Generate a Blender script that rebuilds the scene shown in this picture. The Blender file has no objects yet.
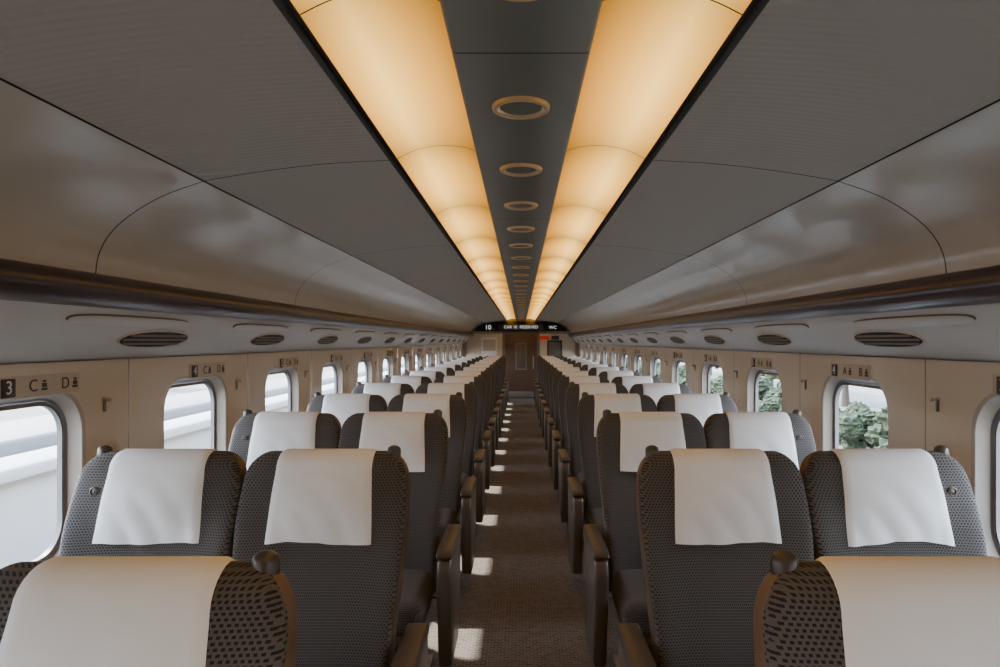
import bpy, bmesh, math, random
from mathutils import Vector, Matrix
random.seed(4)
CAMZ=1.53; P=1.16; XW=1.565; Y0=-2.04; Y1=17.9
scene=bpy.context.scene
# ------------------------------------------------------------------ materials
def mat(name,col,rough=0.5,metal=0.0,spec=0.5,coat=0.0):
    m=bpy.data.materials.new(name); m.use_nodes=True
    b=m.node_tree.nodes['Principled BSDF']
    b.inputs['Base Color'].default_value=(*col,1); b.inputs['Roughness'].default_value=rough
    b.inputs['Metallic'].default_value=metal; b.inputs['Specular IOR Level'].default_value=spec
    b.inputs['Coat Weight'].default_value=coat
    return m
def N(m,t,**k):
    n=m.node_tree.nodes.new(t)
    for a,v in k.items(): setattr(n,a,v)
    return n
def L(m,a,b): m.node_tree.links.new(a,b)
def math_(m,op,a,b=None,c=None):
    n=N(m,'ShaderNodeMath',operation=op)
    for i,v in enumerate((a,b,c)):
        if v is None: continue
        if isinstance(v,(int,float)): n.inputs[i].default_value=v
        else: L(m,v,n.inputs[i])
    return n.outputs[0]
def noise_tint(m,c1,c2,scale,bump=0.0,bscale=None):
    b=m.node_tree.nodes['Principled BSDF']
    tc=N(m,'ShaderNodeTexCoord'); nz=N(m,'ShaderNodeTexNoise'); nz.inputs['Scale'].default_value=scale
    L(m,tc.outputs['Object'],nz.inputs['Vector'])
    r=N(m,'ShaderNodeMix',data_type='RGBA'); r.inputs[6].default_value=(*c1,1); r.inputs[7].default_value=(*c2,1)
    L(m,nz.outputs['Fac'],r.inputs[0]); L(m,r.outputs[2],b.inputs['Base Color'])
    if bump:
        n2=N(m,'ShaderNodeTexNoise'); n2.inputs['Scale'].default_value=bscale or scale*4
        L(m,tc.outputs['Object'],n2.inputs['Vector'])
        bp=N(m,'ShaderNodeBump'); bp.inputs['Strength'].default_value=bump; bp.inputs['Distance'].default_value=0.01
        L(m,n2.outputs['Fac'],bp.inputs['Height']); L(m,bp.outputs[0],b.inputs['Normal'])
def fabric(name,dark,light,pu,pv):
    m=mat(name,dark,0.85,spec=0.2); b=m.node_tree.nodes['Principled BSDF']
    uv=N(m,'ShaderNodeUVMap'); sp=N(m,'ShaderNodeSeparateXYZ'); L(m,uv.outputs[0],sp.inputs[0])
    v=math_(m,'DIVIDE',sp.outputs[1],pv); row=math_(m,'FLOOR',v)
    odd=math_(m,'MODULO',row,2.0); u=math_(m,'ADD',math_(m,'DIVIDE',sp.outputs[0],pu),math_(m,'MULTIPLY',odd,0.5))
    fu=math_(m,'FRACT',u); fv=math_(m,'FRACT',v)
    a=math_(m,'LESS_THAN',math_(m,'ABSOLUTE',math_(m,'SUBTRACT',fu,0.5)),0.28)
    c=math_(m,'LESS_THAN',math_(m,'ABSOLUTE',math_(m,'SUBTRACT',fv,0.5)),0.28)
    k=math_(m,'MULTIPLY',a,c)
    r=N(m,'ShaderNodeMix',data_type='RGBA'); r.inputs[6].default_value=(*light,1); r.inputs[7].default_value=(*dark,1)
    L(m,k,r.inputs[0]); L(m,r.outputs[2],b.inputs['Base Color'])
    bp=N(m,'ShaderNodeBump'); bp.inputs['Strength'].default_value=0.3; bp.inputs['Distance'].default_value=0.002; bp.invert=True
    L(m,k,bp.inputs['Height']); L(m,bp.outputs[0],b.inputs['Normal'])
    b.inputs['Sheen Weight'].default_value=0.08
    return m
M_fab=fabric('seat_fabric',(0.020,0.019,0.020),(0.105,0.096,0.092),0.0105,0.0080)
M_shell=mat('seat_shell',(0.135,0.078,0.042),0.5)
M_cover=mat('cover_cloth',(0.80,0.79,0.78),0.9,spec=0.1); noise_tint(M_cover,(0.86,0.88,0.91),(0.91,0.93,0.96),6,0.5,7)
M_knob=mat('knob_plastic',(0.060,0.050,0.044),0.35)
M_arm=mat('armrest_plastic',(0.115,0.095,0.080),0.35)
M_pad=mat('armrest_pad',(0.055,0.042,0.034),0.45)
M_metal=mat('metal_grey',(0.35,0.35,0.35),0.35,0.8)
M_base=mat('seat_base',(0.04,0.04,0.04),0.5)
M_wall=mat('wall_panel',(0.60,0.53,0.44),0.4); noise_tint(M_wall,(0.64,0.57,0.47),(0.69,0.62,0.52),1.5)
M_bezel=mat('window_bezel',(0.46,0.43,0.39),0.35)
M_gasket=mat('window_gasket',(0.16,0.16,0.165),0.4)
M_rib=mat('ribbed_ceiling',(0.48,0.43,0.365),0.5)
b=M_rib.node_tree.nodes['Principled BSDF']; tc=N(M_rib,'ShaderNodeTexCoord'); wv=N(M_rib,'ShaderNodeTexWave')
wv.bands_direction='Y'; wv.inputs['Scale'].default_value=12; wv.inputs['Distortion'].default_value=1.2; wv.inputs['Detail Scale'].default_value=0.6
L(M_rib,tc.outputs['Object'],wv.inputs['Vector']); bp=N(M_rib,'ShaderNodeBump'); bp.inputs['Strength'].default_value=0.3; bp.inputs['Distance'].default_value=0.004
L(M_rib,wv.outputs['Fac'],bp.inputs['Height']); L(M_rib,bp.outputs[0],b.inputs['Normal'])
M_rack=mat('rack_panel',(0.46,0.42,0.36),0.25,coat=0.15); noise_tint(M_rack,(0.55,0.49,0.40),(0.58,0.52,0.43),1.0)
M_under=mat('rack_underside',(0.58,0.57,0.55),0.4)
M_bar=mat('rack_edge_bar',(0.045,0.024,0.032),0.28,coat=0.1)
M_dark=mat('seam_dark',(0.02,0.02,0.02),0.8)
M_gapm=mat('light_channel',(0.12,0.115,0.11),0.6)
M_center=mat('ceiling_centre',(0.19,0.19,0.165),0.45)
M_brass=mat('speaker_ring',(0.80,0.58,0.32),0.3,0.5)
M_carpet=mat('carpet',(0.09,0.075,0.065),0.95,spec=0.1)
b=M_carpet.node_tree.nodes['Principled BSDF']; tc=N(M_carpet,'ShaderNodeTexCoord')
br=N(M_carpet,'ShaderNodeTexBrick'); br.inputs['Scale'].default_value=14; br.inputs['Color1'].default_value=(0.14,0.11,0.092,1); br.inputs['Color2'].default_value=(0.080,0.064,0.056,1); br.inputs['Mortar'].default_value=(0.21,0.17,0.14,1); br.inputs['Mortar Size'].default_value=0.03
L(M_carpet,tc.outputs['Object'],br.inputs['Vector'])
nz=N(M_carpet,'ShaderNodeTexNoise'); nz.inputs['Scale'].default_value=180; L(M_carpet,tc.outputs['Object'],nz.inputs['Vector'])
mx=N(M_carpet,'ShaderNodeMix',data_type='RGBA',blend_type='OVERLAY'); mx.inputs[0].default_value=0.8
L(M_carpet,br.outputs['Color'],mx.inputs[6]); L(M_carpet,nz.outputs['Color'],mx.inputs[7]); 
hs=N(M_carpet,'ShaderNodeHueSaturation'); hs.inputs['Saturation'].default_value=0.7; L(M_carpet,mx.outputs[2],hs.inputs['Color']); L(M_carpet,hs.outputs[0],b.inputs['Base Color'])
bp=N(M_carpet,'ShaderNodeBump'); bp.inputs['Strength'].default_value=0.4; bp.inputs['Distance'].default_value=0.004; L(M_carpet,nz.outputs['Fac'],bp.inputs['Height']); L(M_carpet,bp.outputs[0],b.inputs['Normal'])
# glowing light diffuser: u across, v along (0..1 in each panel)
M_light=bpy.data.materials.new('light_diffuser'); M_light.use_nodes=True; nt=M_light.node_tree; nt.nodes.clear()
out=N(M_light,'ShaderNodeOutputMaterial'); em=N(M_light,'ShaderNodeEmission'); uv=N(M_light,'ShaderNodeUVMap'); sp=N(M_light,'ShaderNodeSeparateXYZ')
L(M_light,uv.outputs[0],sp.inputs[0]); cr=N(M_light,'ShaderNodeValToRGB'); e=cr.color_ramp.elements
e[0].position=0.0; e[0].color=(0.34,0.135,0.014,1); e[1].position=1.0; e[1].color=(0.60,0.27,0.035,1)
x=cr.color_ramp.elements.new(0.35); x.color=(0.66,0.31,0.045,1)
x=cr.color_ramp.elements.new(0.70); x.color=(1.0,0.57,0.13,1)
L(M_light,sp.outputs[0],cr.inputs[0]); L(M_light,cr.outputs[0],em.inputs[0])
vv=math_(M_light,'SUBTRACT',sp.outputs[1],0.5); vv=math_(M_light,'POWER',math_(M_light,'ABSOLUTE',math_(M_light,'MULTIPLY',vv,2.0)),2.0)
st=math_(M_light,'MULTIPLY_ADD',vv,-1.4,3.1); L(M_light,st,em.inputs[1]); L(M_light,em.outputs[0],out.inputs[0])
# window glass
M_glass=bpy.data.materials.new('window_glass'); M_glass.use_nodes=True; nt=M_glass.node_tree; nt.nodes.clear()
out=N(M_glass,'ShaderNodeOutputMaterial'); tr=N(M_glass,'ShaderNodeBsdfTransparent'); tr.inputs[0].default_value=(0.95,0.97,0.97,1)
gl=N(M_glass,'ShaderNodeBsdfGlossy'); gl.inputs['Roughness'].default_value=0.02; ms=N(M_glass,'ShaderNodeMixShader'); ms.inputs[0].default_value=0.04
L(M_glass,tr.outputs[0],ms.inputs[1]); L(M_glass,gl.outputs[0],ms.inputs[2]); L(M_glass,ms.outputs[0],out.inputs[0])
def emis(name,col,s):
    m=bpy.data.materials.new(name); m.use_nodes=True; m.node_tree.nodes.clear()
    o=N(m,'ShaderNodeOutputMaterial'); e=N(m,'ShaderNodeEmission'); e.inputs[0].default_value=(*col,1); e.inputs[1].default_value=s; L(m,e.outputs[0],o.inputs[0]); return m
# ------------------------------------------------------------------ mesh builder
class B:
    def __init__(s): s.v=[];s.f=[];s.m=[];s.uv=[];s.mats=[]
    def mi(s,m):
        if m not in s.mats: s.mats.append(m)
        return s.mats.index(m)
    def add(s,vs,fs,m,uvs=None):
        o=len(s.v); s.v+= [tuple(p) for p in vs]
        for i,f in enumerate(fs):
            s.f.append([o+k for k in f]); s.m.append(s.mi(m[i] if isinstance(m,list) else m))
            s.uv.append([uvs[k] for k in f] if uvs and not isinstance(uvs[0],list) else (uvs[i] if uvs else [(0,0)]*len(f)))
    def bm(s,bm,m):
        bm.verts.index_update(); bm.verts.ensure_lookup_table()
        vs=[v.co.copy() for v in bm.verts]; fs=[[v.index for v in f.verts] for f in bm.faces]
        s.add(vs,fs,m,[(p[0]+0.3*p[2],p[1]+p[2]*0.7) for p in vs]); bm.free()
    def rbox(s,c,size,r,m,seg=3,rot=None):
        bm=bmesh.new(); bmesh.ops.create_cube(bm,size=1)
        for v in bm.verts: v.co=Vector((v.co.x*size[0],v.co.y*size[1],v.co.z*size[2]))
        if r>0: bmesh.ops.bevel(bm,geom=list(bm.edges),offset=r,segments=seg,affect='EDGES',profile=0.5)
        for v in bm.verts:
            if rot: v.co=rot@v.co
            v.co+=Vector(c)
        s.bm(bm,m)
    def extr(s,poly,x0,x1,r,m,axis='x'): # poly in (y,z) extruded along x, or (x,z) along y
        bm=bmesh.new(); a=[bm.verts.new((x0,p[0],p[1]) if axis=='x' else (p[0],x0,p[1])) for p in poly]; f=bm.faces.new(a)
        g=bmesh.ops.extrude_face_region(bm,geom=[f]); 
        for v in g['geom']:
            if isinstance(v,bmesh.types.BMVert):
                if axis=='x': v.co.x=x1
                else: v.co.y=x1
        bmesh.ops.recalc_face_normals(bm,faces=list(bm.faces))
        if r>0: bmesh.ops.bevel(bm,geom=list(bm.edges),offset=r,segments=2,affect='EDGES',profile=0.5)
        s.bm(bm,m)
    def lathe(s,prof,c,ax,m,n=20): # prof: (r,h)
        ax=Vector(ax).normalized(); q=Vector((0,0,1)).rotation_difference(ax); vs=[];fs=[]
        for r,h in prof:
            for i in range(n):
                a=2*math.pi*i/n; vs.append(q@Vector((r*math.cos(a),r*math.sin(a),h))+Vector(c))
        for j in range(len(prof)-1):
            for i in range(n): fs.append([j*n+i,j*n+(i+1)%n,(j+1)*n+(i+1)%n,(j+1)*n+i])
        fs.append([(len(prof)-1)*n+i for i in range(n)]); s.add(vs,fs,m)
    def obj(s,name,smooth=True,angle=40,link=True):
        me=bpy.data.meshes.new(name); me.from_pydata(s.v,[],s.f)
        for m in s.mats: me.materials.append(m)
        me.polygons.foreach_set('material_index',s.m)
        ul=me.uv_layers.new(name='UVMap'); k=0
        for u in s.uv:
            for q in u: ul.data[k].uv=q; k+=1
        me.update()
        if smooth:
            me.shade_smooth() if hasattr(me,'shade_smooth') else None
            me.set_sharp_from_angle(angle=math.radians(angle))
        if not link: return me
        o=bpy.data.objects.new(name,me); scene.collection.objects.link(o); return o
def inst(name,me,loc=(0,0,0),rot=(0,0,0)):
    o=bpy.data.objects.new(name,me); o.location=loc; o.rotation_euler=rot; scene.collection.objects.link(o); return o
def smoothpts(pts,n=5):
    out=[]; q=[pts[0]]+list(pts)+[pts[-1]]
    for i in range(1,len(q)-2):
        p0,p1,p2,p3=q[i-1],q[i],q[i+1],q[i+2]
        for k in range(n):
            t=k/n; out.append(tuple(0.5*((2*p1[j])+(-p0[j]+p2[j])*t+(2*p0[j]-5*p1[j]+4*p2[j]-p3[j])*t*t+(-p0[j]+3*p1[j]-3*p2[j]+p3[j])*t**3) for j in (0,1)))
    out.append(tuple(pts[-1])); return out
def sheet(b,prof,ys,m,side=1):
    n=len(prof); L_=[0]
    for i in range(1,n): L_.append(L_[-1]+math.dist(prof[i],prof[i-1]))
    vs=[];fs=[];uv=[]
    for j,y in enumerate(ys):
        for i,p in enumerate(prof): vs.append((side*p[0],y,p[1])); uv.append((L_[i]/L_[-1],j/(len(ys)-1)))
    for j in range(len(ys)-1):
        for i in range(n-1):
            f=[j*n+i,j*n+i+1,(j+1)*n+i+1,(j+1)*n+i]; fs.append(f if side>0 else f[::-1])
    b.add(vs,fs,m,uv)
# ------------------------------------------------------------------ room shell
b=B(); b.add([(-1.64,Y0-.02,0),(1.64,Y0-.02,0),(1.64,Y1+.02,0),(-1.64,Y1+.02,0)],[[0,1,2,3]],M_carpet); b.obj('floor',False)
ZB=1.055
def WCs(side): return [2.02+(.06 if side<0 else -.02)+P*k for k in range(-3,14)]
def rrect(w,h,r,n=8):
    pts=[]
    for cx,cy,a0 in ((w/2-r,h/2-r,0),(-w/2+r,h/2-r,90),(-w/2+r,-h/2+r,180),(w/2-r,-h/2+r,270)):
        for k in range(n+1):
            a=math.radians(a0+90*k/n); pts.append((cx+r*math.cos(a),cy+r*math.sin(a)))
    return pts
def wall(side,name):
    b=B(); X=XW*side; WC=WCs(side)
    inner=rrect(.635,.625,.155); n=len(inner)
    zt=1.46-ZB; zb=-ZB
    for c in WC:
        g=.003
        outer=[]
        hx=.58-g
        for (u,v) in inner:
            k=min(hx/abs(u) if abs(u)>1e-6 else 1e9, (zt/v if v>0 else zb/v) if abs(v)>1e-6 else 1e9)
            outer.append([u*k,v*k])
        for cx,cz in ((hx,zt),(-hx,zt),(-hx,zb),(hx,zb)):
            i=min(range(n),key=lambda i:(outer[i][0]-cx)**2+(outer[i][1]-cz)**2); outer[i]=[cx,cz]
        r1=rrect(.61,.60,.145); r2=rrect(.575,.565,.13); r3=rrect(.55,.54,.118)
        rings=[(outer,X),(inner,X),(r1,X+side*.006),(r2,X+side*.045),(r3,X+side*.055)]
        vs=[];fs=[];ms=[]
        for ring,x in rings: vs+=[(x,c+p[0],ZB+p[1]) for p in ring]
        for j in range(4):
            for i in range(n):
                f=[j*n+i,j*n+(i+1)%n,(j+1)*n+(i+1)%n,(j+1)*n+i]; fs.append(f if side>0 else f[::-1]); ms.append(M_wall if j==0 else (M_bezel if j<3 else M_gasket))
        b.add(vs,fs,ms)
        ya=c+.58; b.add([(X+side*.004,ya-.02,0),(X+side*.004,ya+.02,0),(X+side*.004,ya+.02,1.46),(X+side*.004,ya-.02,1.46)],[[0,1,2,3]],M_gapm)
    ye=WC[-1]+.58
    b.add([(X,ye,0),(X,Y1+.02,0),(X,Y1+.02,1.46),(X,ye,1.46)],[[0,1,2,3]],M_wall)
    b.add([(X,Y0-.1,0),(X,WC[0]-.575,0),(X,WC[0]-.575,1.46),(X,Y0-.1,1.46)],[[0,1,2,3]],M_wall)
    b.add([(X-side*.01,Y0-.05,1.46),(X+side*.06,Y0-.05,1.46),(X+side*.06,Y1,1.46),(X-side*.01,Y1,1.46)],[[0,1,2,3]],M_dark)
    b.obj(name,True,30)
    t=B(); t.rbox((side*(XW-.03),(Y0+Y1)/2,.10),(.058,Y1-Y0-.02,.198),.012,M_metal); t.obj('baseboard_'+('left' if side<0 else 'right'))
wall(-1,'wall_left'); wall(1,'wall_right')
wi=1
for side in (-1,1):
    for c in WCs(side):
        b=B(); ro=rrect(.552,.542,.118); ri=rrect(.525,.514,.106); n=len(ro); X=side*XW
        vs=[(X+side*.052,c+p[0],ZB+p[1]) for p in ro]+[(X+side*.048,c+p[0],ZB+p[1]) for p in ri]+[(X+side*.066,c+p[0],ZB+p[1]) for p in ri]
        b.add(vs,[[j*n+i,j*n+(i+1)%n,(j+1)*n+(i+1)%n,(j+1)*n+i] for j in range(2) for i in range(n)],M_gasket)
        b.add([(X+side*.062,c+p[0],ZB+p[1]) for p in ro],[list(range(n))],M_glass)
        b.obj('window_%d'%wi); wi+=1
# ceiling profiles (x,z)
P_center=[(0,2.10),(.130,2.10),(.138,2.106),(.140,2.125)]
P_light=smoothpts([(.138,2.112),(.18,2.124),(.25,2.128),(.32,2.115),(.378,2.088)],4)
P_gap=[(.378,2.086),(.383,2.105),(.400,2.105),(.404,2.083)]
P_rib=smoothpts([(.404,2.083),(.60,2.072),(.80,2.048),(.968,2.020)],4)
P_smooth=smoothpts([(.974,2.018),(1.10,1.972),(1.20,1.912),(1.26,1.855),(1.292,1.795),(1.302,1.735)],5)
P_bar=smoothpts([(1.306,1.737),(1.287,1.733),(1.272,1.712),(1.270,1.682),(1.282,1.655),(1.310,1.640),(1.335,1.636)],4)
P_under=smoothpts([(1.335,1.636),(1.36,1.603),(1.40,1.562),(1.44,1.527),(1.50,1.490),(1.566,1.460)],4)
def off(prof,d): return [(x+d*.6,z+d) for x,z in prof]
rk=[2.04+1.8*k for k in range(-3,10)]; rk=[Y0]+[y for y in rk if Y0+.1<y<Y1-.1]+[Y1]
lk=[2.04+.9*k for k in range(-5,19)]; lk=[Y0]+[y for y in lk if Y0+.1<y<Y1-.1]+[Y1]
c=B()
for i in range(len(rk)-1):
    ya,yb=rk[i]+.003,rk[i+1]-.003
    for s in (1,-1): sheet(c,P_rib,[ya,yb],M_rib,s)
ck=[1.32+1.8*k for k in range(-1,10)]; ck=[Y0]+[y for y in ck if Y0+.1<y<Y1-.1]+[Y1]
for i in range(len(ck)-1):
    for s in (1,-1): sheet(c,P_center,[ck[i]+.0025,ck[i+1]-.0025],M_center,s)
for s in (1,-1):
    sheet(c,P_gap,[Y0,Y1],M_gapm,s); sheet(c,[(0,2.16),(.5,2.16),(.9,2.09),(1.0,2.05)],[Y0-.02,Y1+.02],M_dark,s); sheet(c,off(P_rib,.008),[Y0,Y1],M_dark,s)
    sheet(c,[(0,2.11),(.14,2.13)],[Y0,Y1],M_dark,s)
c.obj('ceiling')
for s in (1,-1):
    r=B()
    for i in range(len(rk)-1):
        sheet(r,P_smooth,[rk[i]+.003,rk[i+1]-.003],M_rack,s)
    sheet(r,off(P_smooth,.008),[Y0,Y1],M_dark,s); sheet(r,P_bar,[Y0,Y1],M_bar,s); sheet(r,P_under,[Y0,Y1],M_under,s)
    sheet(r,[(1.0,2.06),(1.25,1.95),(1.4,1.75),(1.62,1.5),(1.62,1.44)],[Y0-.02,Y1+.02],M_dark,s)
    r.obj('luggage_rack')
    l=B()
    for i in range(len(lk)-1):
        ya,yb=lk[i]+.002,lk[i+1]-.002
        sheet(l,P_light,[ya+(yb-ya)*k/8 for k in range(9)],M_light,s)
    l.obj('ceiling_light_panel')
# ceiling speaker rings
sb=B()
sb.lathe([(.052,.004),(.050,.0),(.055,-.007),(.058,-.008),(.060,-.004),(.063,-.004),(.065,-.009),(.069,-.007),(.071,0.002)],(0,0,0),(0,0,1),M_brass,40)
sb.f.pop(); sb.m.pop(); sb.uv.pop()
sb.lathe([(.0515,-.002),(.03,-.003),(.01,-.003)],(0,0,0),(0,0,1),M_center,40)
sm=sb.obj('ceiling_speaker',link=False)
for k in range(-3,28):
    y=1.62+.585*k
    if y<Y1-.3: inst('ceiling_speaker',sm,(0,y,2.0985))
def on_under(x):
    for i in range(len(P_under)-1):
        a,b_=P_under[i],P_under[i+1]
        if a[0]<=x<=b_[0]: t=(x-a[0])/(b_[0]-a[0]); return a[1]+(b_[1]-a[1])*t
def vent(side):
    b=B(); n=32
    X0=1.425; Z0=on_under(X0); dx,dz=(0.73,-0.68); nx,nz=(-0.68,-0.73)
    def pt(t,y,h): return (side*(X0+dx*t+nx*h),y,Z0+dz*t+nz*h)
    ring=[(.044*math.sin(2*math.pi*i/n),.235*math.copysign(abs(math.cos(2*math.pi*i/n))**.8,math.cos(2*math.pi*i/n))) for i in range(n)]
    vs=[pt(t*1.12,y*1.03,.000) for t,y in ring]+[pt(t*1.08,y*1.02,.006) for t,y in ring]+[pt(t,y,.006) for t,y in ring]+[pt(t*.97,y*.99,.001) for t,y in ring]
    fs=[[j*n+i,j*n+(i+1)%n,(j+1)*n+(i+1)%n,(j+1)*n+i] for j in range(3) for i in range(n)]
    b.add(vs,fs,M_under); b.add([pt(t,y,.0025) for t,y in ring],[list(range(n))],M_dark)
    for t in (-.022,0.0,.022):
        l=.22*math.sqrt(max(0,1-(t/.046)**2))
        vs=[pt(t-.003,-l,.003),pt(t-.003,l,.003),pt(t+.003,l,.010),pt(t+.003,-l,.010),pt(t+.0045,l,.003),pt(t+.0045,-l,.003)]
        b.add(vs,[[0,1,2,3],[3,2,4,5]],M_gasket)
    return b.obj('air_vent',link=False)
def lamp_panel(side):
    b=B(); n=40; X0=1.362; Z0=on_under(X0); dx,dz=(0.70,-0.71); nx,nz=(-0.71,-0.70)
    def pt(t,y,h): return (side*(X0+dx*t+nx*h),y,Z0+dz*t+nz*h)
    ring=[(.020*math.copysign(abs(math.sin(2*math.pi*i/n))**.7,math.sin(2*math.pi*i/n)),.36*math.copysign(abs(math.cos(2*math.pi*i/n))**.6,math.cos(2*math.pi*i/n))) for i in range(n)]
    vs=[pt(t*1.15,y*1.01,-.002) for t,y in ring]+[pt(t*1.1,y*1.005,.007) for t,y in ring]
    b.add(vs,[[i,(i+1)%n,n+(i+1)%n,n+i] for i in range(n)],M_gasket)
    b.add([pt(t*1.1,y*1.005,.007) for t,y in ring]+[pt(t*.9,y*.98,.009) for t,y in ring],[[i,(i+1)%n,n+(i+1)%n,n+i] for i in range(n)]+[list(range(n,2*n))],M_under)
    return b.obj('reading_light_panel',link=False)
for s in (-1,1):
    vm=vent(s); lm=lamp_panel(s)
    for k in range(-3,13):
        inst('air_vent',vm,(0,2.60+P*k,0)); inst('reading_light_panel',lm,(0,2.36+P*k,0))
# seat labels and coat hooks
M_plate=mat('sign_plate',(0.035,0.033,0.035),0.4); M_wht=mat('sign_white',(0.8,0.8,0.8),0.5); M_ink=mat('sign_ink',(0.05,0.045,0.045),0.5); M_signbg=mat('sign_strip',(0.56,0.49,0.40),0.45)
def text(body,size,m,parent,loc,rot,ext=.0006):
    cu=bpy.data.curves.new('lettering','FONT'); cu.body=body; cu.size=size; cu.extrude=ext; cu.align_x='CENTER'; cu.align_y='CENTER'; cu.materials.append(m)
    o=bpy.data.objects.new('lettering',cu); o.location=loc; o.rotation_euler=rot; scene.collection.objects.link(o); o.parent=parent; return o
for s in (-1,1):
    rot=(math.pi/2,0,-s*math.pi/2)
    for k in range(-1,13):
        y=2.02+(.15 if s<0 else 0.0)+P*k; X=s*(XW-.003); dr=-s
        b=B(); z=1.385
        b.rbox((X,y+dr*-.14,z),(.006,.056,.058),.002,M_plate,2)
        b.rbox((s*(XW-.001),y,z),(.003,.38,.070),.001,M_signbg,1)
        for q in (-.025,.125): # small seat pictograms (head-rest, back, cushion, legs)
            yy=y+dr*(q+.040)
            b.rbox((X,yy,z+.014),(.004,.014,.007),.001,M_ink,1); b.rbox((X,yy,z+.001),(.004,.020,.014),.001,M_ink,1)
            b.rbox((X,yy,z-.012),(.004,.026,.008),.001,M_ink,1)
        o=b.obj('seat_number_sign')
        text(str(3+k),.058,M_wht,o,(s*(XW-.0068),y-dr*.14,z),rot)
        a,c_=('C','D') if s<0 else ('A','B')
        text(a,.056,M_ink,o,(s*(XW-.004),y-dr*.035,z),rot); text(c_,.056,M_ink,o,(s*(XW-.004),y+dr*.115,z),rot)
hb=B(); hb.lathe([(.010,0.001),(.010,.004),(.005,.007),(.004,.020),(.008,.024),(.007,.028),(.002,.030)],(0,0,0),(1,0,0),M_bezel,16); hb.rbox((.004,0,-.02),(.006,.014,.05),.002,M_gasket,2)
hm=hb.obj('coat_hook',link=False)
for s in (-1,1):
    for k in range(-2,13):
        inst('coat_hook',hm,(s*XW,2.50+P*k,1.31),(0,0,0 if s<0 else math.pi))
# ------------------------------------------------------------------ end walls and door
M_end=mat('end_wall_panel',(0.40,0.33,0.26),0.5); M_door=mat('door_brown',(0.10,0.06,0.04),0.4); M_blk=mat('display_black',(0.012,0.012,0.014),0.25)
for y,nm in ((Y1,'wall_front'),(Y0,'wall_back')):
    b=B(); b.add([(-1.62,y,0),(1.62,y,0),(1.62,y,2.17),(-1.62,y,2.17)],[[0,1,2,3]],M_end)
    d=-1 if y>0 else 1
    for s in (-1,1):
        b.rbox((s*.98,y+d*.012,.95),(.95,.024,1.55),.01,M_wall); b.rbox((s*.46,y+d*.02,.88),(.05,.05,1.76),.008,M_gasket)
    b.rbox((0,y+d*.02,1.755),(.97,.05,.05),.008,M_gasket)
    b.obj(nm)
    b=B(); b.rbox((0,y+d*.024,.867),(.865,.04,1.73),.006,M_door)
    b.rbox((0,y+d*.047,1.12),(.30,.012,.72),.004,M_gasket); b.rbox((0,y+d*.052,1.12),(.24,.008,.66),.003,mat('door_window_tint',(0.12,0.10,0.08),0.15))
    b.rbox((.33,y+d*.05,.95),(.03,.03,.35),.01,M_metal); b.rbox((0,y+d*.046,.10),(.80,.008,.16),.003,M_metal)
    b.obj('door_1' if y>0 else 'door_2')
b=B(); arch=[(1.24,1.79),(1.20,1.865),(1.10,1.935),(.95,1.995),(.70,2.035),(.35,2.055)]
b.extr([(x,z) for x,z in arch]+[(-x,z) for x,z in arch[::-1]],Y1-.005,Y1-.095,.006,M_blk,'y'); b.rbox((0,Y1-.10,1.90),(1.2,.02,.16),.006,M_plate); o=b.obj('information_display')
M_led=emis('led_white',(0.8,0.85,0.8),0.9); M_red=emis('led_red',(0.7,0.06,0.03),.35)
R=(math.pi/2,0,0)
text('10',.17,M_led,o,(-.88,Y1-.098,1.89),R); text('CAR 10  RESERVED',.11,M_led,o,(0,Y1-.112,1.90),R); text('WC',.12,M_led,o,(.85,Y1-.098,1.89),R)
b=B(); b.rbox((.62,Y1-.04,1.62),(.26,.03,.10),.005,M_red); b.rbox((.92,Y1-.04,1.62),(.2,.03,.10),.005,M_plate); b.obj('exit_sign')
b=B(); b.rbox((-.85,Y1-.04,1.35),(.42,.02,.55),.005,M_wht); b.rbox((-.85,Y1-.052,1.42),(.34,.006,.3),.002,M_signbg); b.obj('notice_poster')
b=B(); b.rbox((.9,Y1-.04,1.3),(.4,.02,.5),.005,M_plate); b.rbox((.9,Y1-.052,1.3),(.32,.006,.4),.002,M_gasket); b.obj('notice_poster')
# ------------------------------------------------------------------ seats
H=1.165; RZ=.05; TL=math.tan(math.radians(13))
def yc(z): return (z-1.10)*TL
def hd0(z): return .052+.022*max(0,min(1,(1.1-z)/.6))
def hd(z):
    if z<=H-RZ: return hd0(z)
    return hd0(z)*math.sqrt(max(0.0004,1-((z-(H-RZ))/RZ)**2))
def hw(z):
    pts=[(.40,.226),(.60,.240),(.80,.258),(.98,.271),(1.06,.268)]
    if z<=pts[0][0]: w=pts[0][1]
    elif z>=1.06: 
        t=min(1,(z-1.06)/.105); w=.268-.080+.080*math.sqrt(max(0,1-t*t))
    else:
        for a,c_ in zip(pts,pts[1:]):
            if a[0]<=z<=c_[0]: t=(z-a[0])/(c_[0]-a[0]); w=a[1]+(c_[1]-a[1])*t
    return w
def bol(x,z):
    k=.055*max(0.25,min(1,(1.15-z)/.25)); f=min(1,max(0,(H-z)/.04))
    head=.022*math.exp(-((z-1.03)/.09)**2)*math.exp(-(x/.16)**4)
    lum=.02*math.exp(-((z-.62)/.13)**2)*math.exp(-(x/.17)**2)
    return (k*min(1,abs(x)/hw(z))**3+head+lum)*f
E1,E2=.35,.6
def fy(x,z):
    c_=min(1,abs(x)/hw(z))**(1/E1); s_=math.sqrt(max(0,1-c_*c_)); return yc(z)-hd(z)*s_**E2-bol(x,z)
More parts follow.
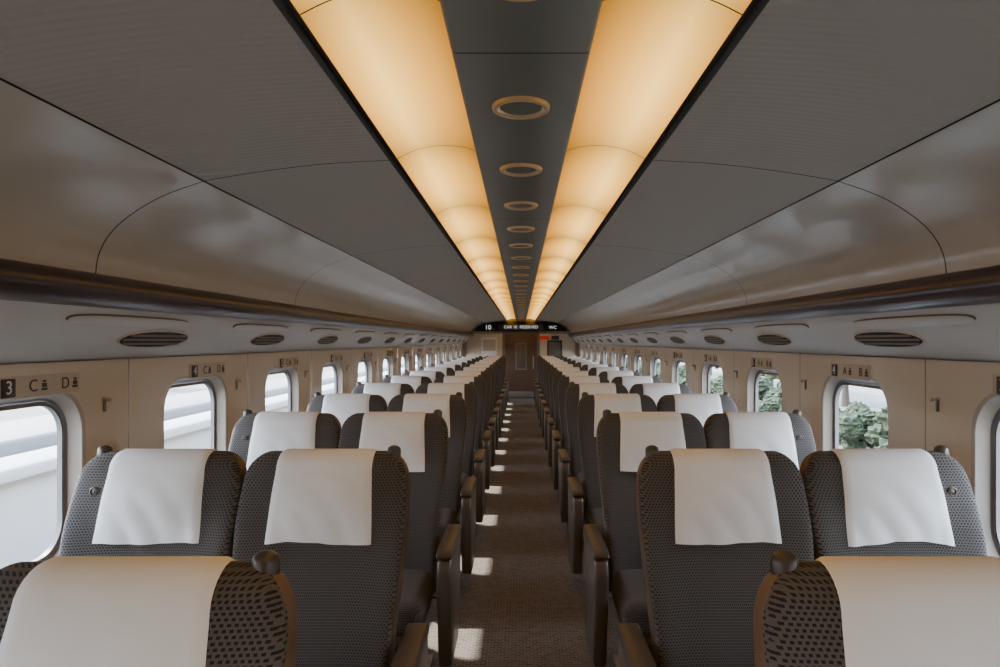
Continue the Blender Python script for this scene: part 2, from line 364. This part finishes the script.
def seat(kind,side):
    a=1 if side<0 else -1    # direction toward the aisle
    b=B(); n=48
    zs=[.36+.05*i for i in range(14)]+[1.04,1.06,1.075,1.09,1.105,1.12,1.133,1.144,1.153,1.160,1.1635,H-.0002]
    vs=[];fs=[];ms=[];uvf=[]
    for z in zs:
        w=hw(z); h=hd(z)
        for i in range(n):
            t=2*math.pi*(i+.5)/n; c_,s_=math.cos(t),math.sin(t)
            x=w*math.copysign(abs(c_)**E1,c_); y=h*math.copysign(abs(s_)**E2,s_)
            y=yc(z)+y-(bol(x,z) if s_<0 else 0)
            vs.append((x,y,z))
    for j in range(len(zs)-1):
        for i in range(n):
            f=[j*n+i,j*n+(i+1)%n,(j+1)*n+(i+1)%n,(j+1)*n+i]; fs.append(f)
            ms.append(M_fab if 24<=i<=46 else M_shell)
            u=[]
            for k in f:
                p=vs[k]; u.append((p[0]+(p[1]-yc(p[2]))*(1 if p[0]<0 else -1)*.9,p[2]))
            uvf.append(u)
    fs.append([(len(zs)-1)*n+i for i in range(n)]); ms.append(M_fab); uvf.append([(vs[k][0],vs[k][1]) for k in fs[-1]])
    fs.append([i for i in range(n)][::-1]); ms.append(M_shell); uvf.append([(0,0)]*n)
    b.add(vs,fs,ms,uvf)
    # cushion
    b.rbox((0,-.405,.385),(.45,.50,.15),.05,M_fab,5); b.rbox((0,-.40,.30),(.42,.44,.05),.015,M_shell)
    # pedestal
    b.rbox((0,-.36,.15),(.30,.30,.29),.02,M_base); b.rbox((0,-.36,.012),(.42,.42,.024),.008,M_metal)
    # head cover
    m=25; path=[]; ZL=.900
    for z in [ZL+(H-RZ-ZL)*i/16 for i in range(16)]: path.append(('f',z))
    for i in range(13): path.append(('a',math.pi*i/12))
    for z in [H-RZ-.02*i for i in range(1,7)]: path.append(('b',z))
    vs=[];fs=[]; ph=(1.3 if kind=='aisle' else 2.9)+side
    for q,(k,val) in enumerate(path):
        fr=min(1,q/16); w=.166-.012*fr**1.3
        if q>16: w=.154+.006*max(0,(q-24))/6
        for i in range(m):
            s_=-1+2*i/(m-1); x=s_*w; o=.007 if 0<i<m-1 else .001
            wr=.0060*math.sin(x*38+ph+3*fr)*(1-fr)**1.2+.0030*math.sin(x*19+val*27+ph)
            if k=='f': 
                z=val-(.005*math.sin(s_*3+ph)+.006*s_*s_ if q==0 else 0); y=fy(x,max(z,.5))-o-abs(wr)*(1 if 0<i<m-1 else .4)
                y=min(y, fy(0,z)-o*.6+.012) 
            elif k=='a':
                z=H-RZ+(RZ+o)*math.sin(val); zz=min(z,H)
                y=yc(zz)-(hd0(H)+o)*math.cos(val)-bol(x,H-RZ)*(max(0,math.cos(val))**1.0)
            else: z=val; y=yc(z)+hd(z)+o
            vs.append((x,y,z))
    for q in range(len(path)-1):
        for i in range(m-1): fs.append([q*m+i,q*m+i+1,(q+1)*m+i+1,(q+1)*m+i])
    b.add(vs,fs,M_cover)
    vs2=[vs[i] for i in range(m)]+[(p[0],p[1]+.006,p[2]+.001) for p in vs[:m]]
    b.add(vs2,[[i,i+1,m+i+1,m+i] for i in range(m-1)],M_cover)
    kx=(a if kind=='aisle' else -a)*.212
    b.lathe([(.012,0),(.013,.025),(.020,.030),(.0225,.040),(.0225,.058),(.020,.068),(.012,.074),(.003,.076)],(kx,yc(1.12)+.005,1.108),(0,.15,1),M_knob,20)
    if kind=='window':
        lx=-a*.188; ly=fy(lx,1.05)
        b.lathe([(.015,-.002),(.015,.004),(.012,.006),(.011,.002),(.005,.002),(.002,.004)],(lx,ly,1.05),(0,-1,0),M_arm,20)
    def arm(x,w,full):
        if full: b.extr([(-.46,.590),(-.495,.575),(-.51,.53),(-.505,.45),(-.47,.25),(-.44,.10),(-.14,.10),(-.05,.30),(-.02,.50),(-.03,.590)],x-w*.42,x+w*.42,.012,M_arm)
        else: b.extr([(-.45,.590),(-.46,.555),(-.40,.53),(-.05,.51),(-.03,.590)],x-w*.3,x+w*.3,.006,M_arm)
        b.extr([(-.46,.622),(-.492,.610),(-.500,.592),(-.48,.582),(-.05,.582),(-.03,.600),(-.05,.622)],x-w/2,x+w/2,.010,M_pad)
    if kind=='aisle': arm(a*.302,.072,True); arm(-a*.265,.05,False)
    else: arm(-a*.300,.055,True)
    return b.obj('passenger_seat',True,50,link=False)
XA,XB=.640,1.178
rows=[1.085]+[2.20+P*k for k in range(0,13)]
for s in (-1,1):
    ma=seat('aisle',s); mw=seat('window',s); dx=.006 if s<0 else .008
    for y in rows:
        inst('passenger_seat',ma,(s*XA+dx,y,0)); inst('passenger_seat',mw,(s*XB+dx,y,0))
# ------------------------------------------------------------------ outside
M_gr=mat('ballast',(0.20,0.20,0.19),0.9); noise_tint(M_gr,(0.10,0.10,0.085),(0.16,0.155,0.14),3)
b=B(); b.add([(-300,-300,-1.3),(300,-300,-1.3),(300,400,-1.3),(-300,400,-1.3)],[[0,1,2,3]],M_gr); b.obj('ground',False)
M_conc=mat('white_concrete',(0.30,0.31,0.32),0.7); noise_tint(M_conc,(0.26,0.27,0.28),(0.34,0.35,0.36),.8)
M_roof=mat('canopy_roof',(0.10,0.10,0.11),0.6)
M_bl=mat('building_grey',(0.05,0.055,0.06),0.7); M_bw=mat('building_window',(0.015,0.018,0.02),0.2)
b=B(); b.rbox((-3.6,10,-.35),(.25,80,1.9),.03,M_conc); b.rbox((-3.6,10,.63),(.40,80,.10),.02,M_conc)
for k in range(20): b.rbox((-3.42,-28+k*4,-.35),(.12,.25,1.9),.02,M_roof)
b.obj('concrete_barrier_wall')
b=B(); b.rbox((-6.6,10,.30),(3.6,80,.22),.04,M_roof,rot=Matrix.Rotation(math.radians(-6),3,'Y'))
for k in range(14): b.rbox((-7.2,-25+k*5.5,-.55),(.25,.25,1.6),.02,M_metal)
b.obj('platform_canopy')
def building(x,y,w,d,h):
    b=B(); b.rbox((x,y,h/2-1.3),(w,d,h),.05,M_bl); b.rbox((x,y,h-1.3+.15),(w+.5,d+.5,.3),.05,M_roof)
    sx=1 if x<0 else -1
    for i in range(int(d/2.4)):
        for j in range(max(1,int(h/2.8))):
            b.rbox((x+sx*w/2,y-d/2+1.3+i*2.4,-1.3+1.6+j*2.7),(.08,1.3,1.3),.02,M_bw)
    b.obj('building')
for x,y,w,d,h in ((-42,30,12,14,6.5),(-40,52,10,11,5),(-48,80,14,18,8),(-40,8,9,10,4.6),(-60,120,20,20,10),(48,34,12,14,7),(55,75,14,22,9),(50,120,14,22,8)): building(x,y,w,d,h)
b=B()
for z in (-.35,-.05,.25): b.rbox((3.3,15,z),(.04,90,.04),.01,M_conc)
for k in range(60): b.rbox((3.3,-29+1.5*k,-.52),(.05,.05,1.55),.01,M_conc)
b.obj('white_railing')
M_leaf=mat('foliage',(0.05,0.09,0.03),0.9); noise_tint(M_leaf,(0.004,0.010,0.004),(0.040,0.056,0.022),7,1.0,22); M_trunk=mat('trunk_bark',(0.05,0.04,0.03),0.9)
def tree_mesh(seed,bush=False):
    rnd=random.Random(seed); b=B()
    b.lathe([(.22,0),(.15,1.2),(.12,2.4),(.05,3.6)] if not bush else [(.06,0),(.05,.3),(.02,.7)],(0,0,0),(.05,.03,1),M_trunk,10)
    for i in range(14 if not bush else 26):
        a=rnd.uniform(0,6.28)
        if bush: z=rnd.uniform(.15,1.15); r=rnd.uniform(.15,.75)*(1.25-z*.7); R_=rnd.uniform(.14,.28)
        else: r=rnd.uniform(0,1.5); z=rnd.uniform(1.9,4.3); R_=rnd.uniform(.6,1.15)*(1-.12*abs(z-3))
        bm=bmesh.new(); bmesh.ops.create_icosphere(bm,subdivisions=3,radius=R_); q=1/R_
        for v in bm.verts:
            d=1+.16*math.sin(v.co.x*9*q+i)*math.sin(v.co.y*8*q+z)+.12*math.sin(v.co.z*11*q+i*2)+rnd.uniform(-.16,.16); v.co=v.co*d+Vector((r*math.cos(a),r*math.sin(a),z))
        b.bm(bm,M_leaf)
    return b.obj('bush' if bush else 'tree',False,link=False)
tms=[tree_mesh(i) for i in range(3)]; bms=[tree_mesh(i+10,True) for i in range(3)]
for i in range(30):
    o=inst('tree',tms[i%3],(12+random.uniform(0,4),1+i*2.8+random.uniform(-1,1),-1.3),(0,0,random.uniform(0,6))); q=random.uniform(.7,1.0); o.scale=(q,q,q)
for i in range(44):
    o=inst('bush',bms[i%3],(7.6+random.uniform(-.6,1.6),3+i*1.25+random.uniform(-.3,.3),-1.3),(0,0,random.uniform(0,6))); q=random.uniform(.8,1.3); o.scale=(q,q,q)
for i in range(8):
    o=inst('tree',tms[i%3],(-24+random.uniform(-3,3),12+i*9+random.uniform(-2,2),-1.3),(0,0,random.uniform(0,6))); q=random.uniform(.6,.8); o.scale=(q,q,q)
# ------------------------------------------------------------------ light
w=bpy.data.worlds.new('sky'); scene.world=w; w.use_nodes=True; nt=w.node_tree
bg=nt.nodes['Background']; tc=nt.nodes.new('ShaderNodeTexCoord'); sp=nt.nodes.new('ShaderNodeSeparateXYZ'); cr=nt.nodes.new('ShaderNodeValToRGB')
nt.links.new(tc.outputs['Generated'],sp.inputs[0]); nt.links.new(sp.outputs[2],cr.inputs[0]); nt.links.new(cr.outputs[0],bg.inputs[0])
cr.color_ramp.elements[0].color=(0.97,0.98,1.0,1); cr.color_ramp.elements[1].color=(0.50,0.66,0.92,1); cr.color_ramp.elements[1].position=.8
bg.inputs[1].default_value=17.5
sl=bpy.data.lights.new('sun','SUN'); sl.energy=26; sl.angle=math.radians(1.2); sl.color=(1,.94,.84)
so=bpy.data.objects.new('sun',sl); scene.collection.objects.link(so); so.location=(-6,8,8)
so.rotation_euler=Vector((1.0,-.70,-.93)).to_track_quat('-Z','Y').to_euler()
# ------------------------------------------------------------------ camera
cd=bpy.data.cameras.new('camera'); cd.lens=24.0; cd.sensor_width=36; cd.shift_x=-.021
cd.shift_y=(341-333.5)/1000; cd.clip_start=.02; cd.clip_end=1000
co=bpy.data.objects.new('camera',cd); scene.collection.objects.link(co); co.location=(0,0,CAMZ); co.rotation_euler=(math.pi/2,0,0)
scene.camera=co
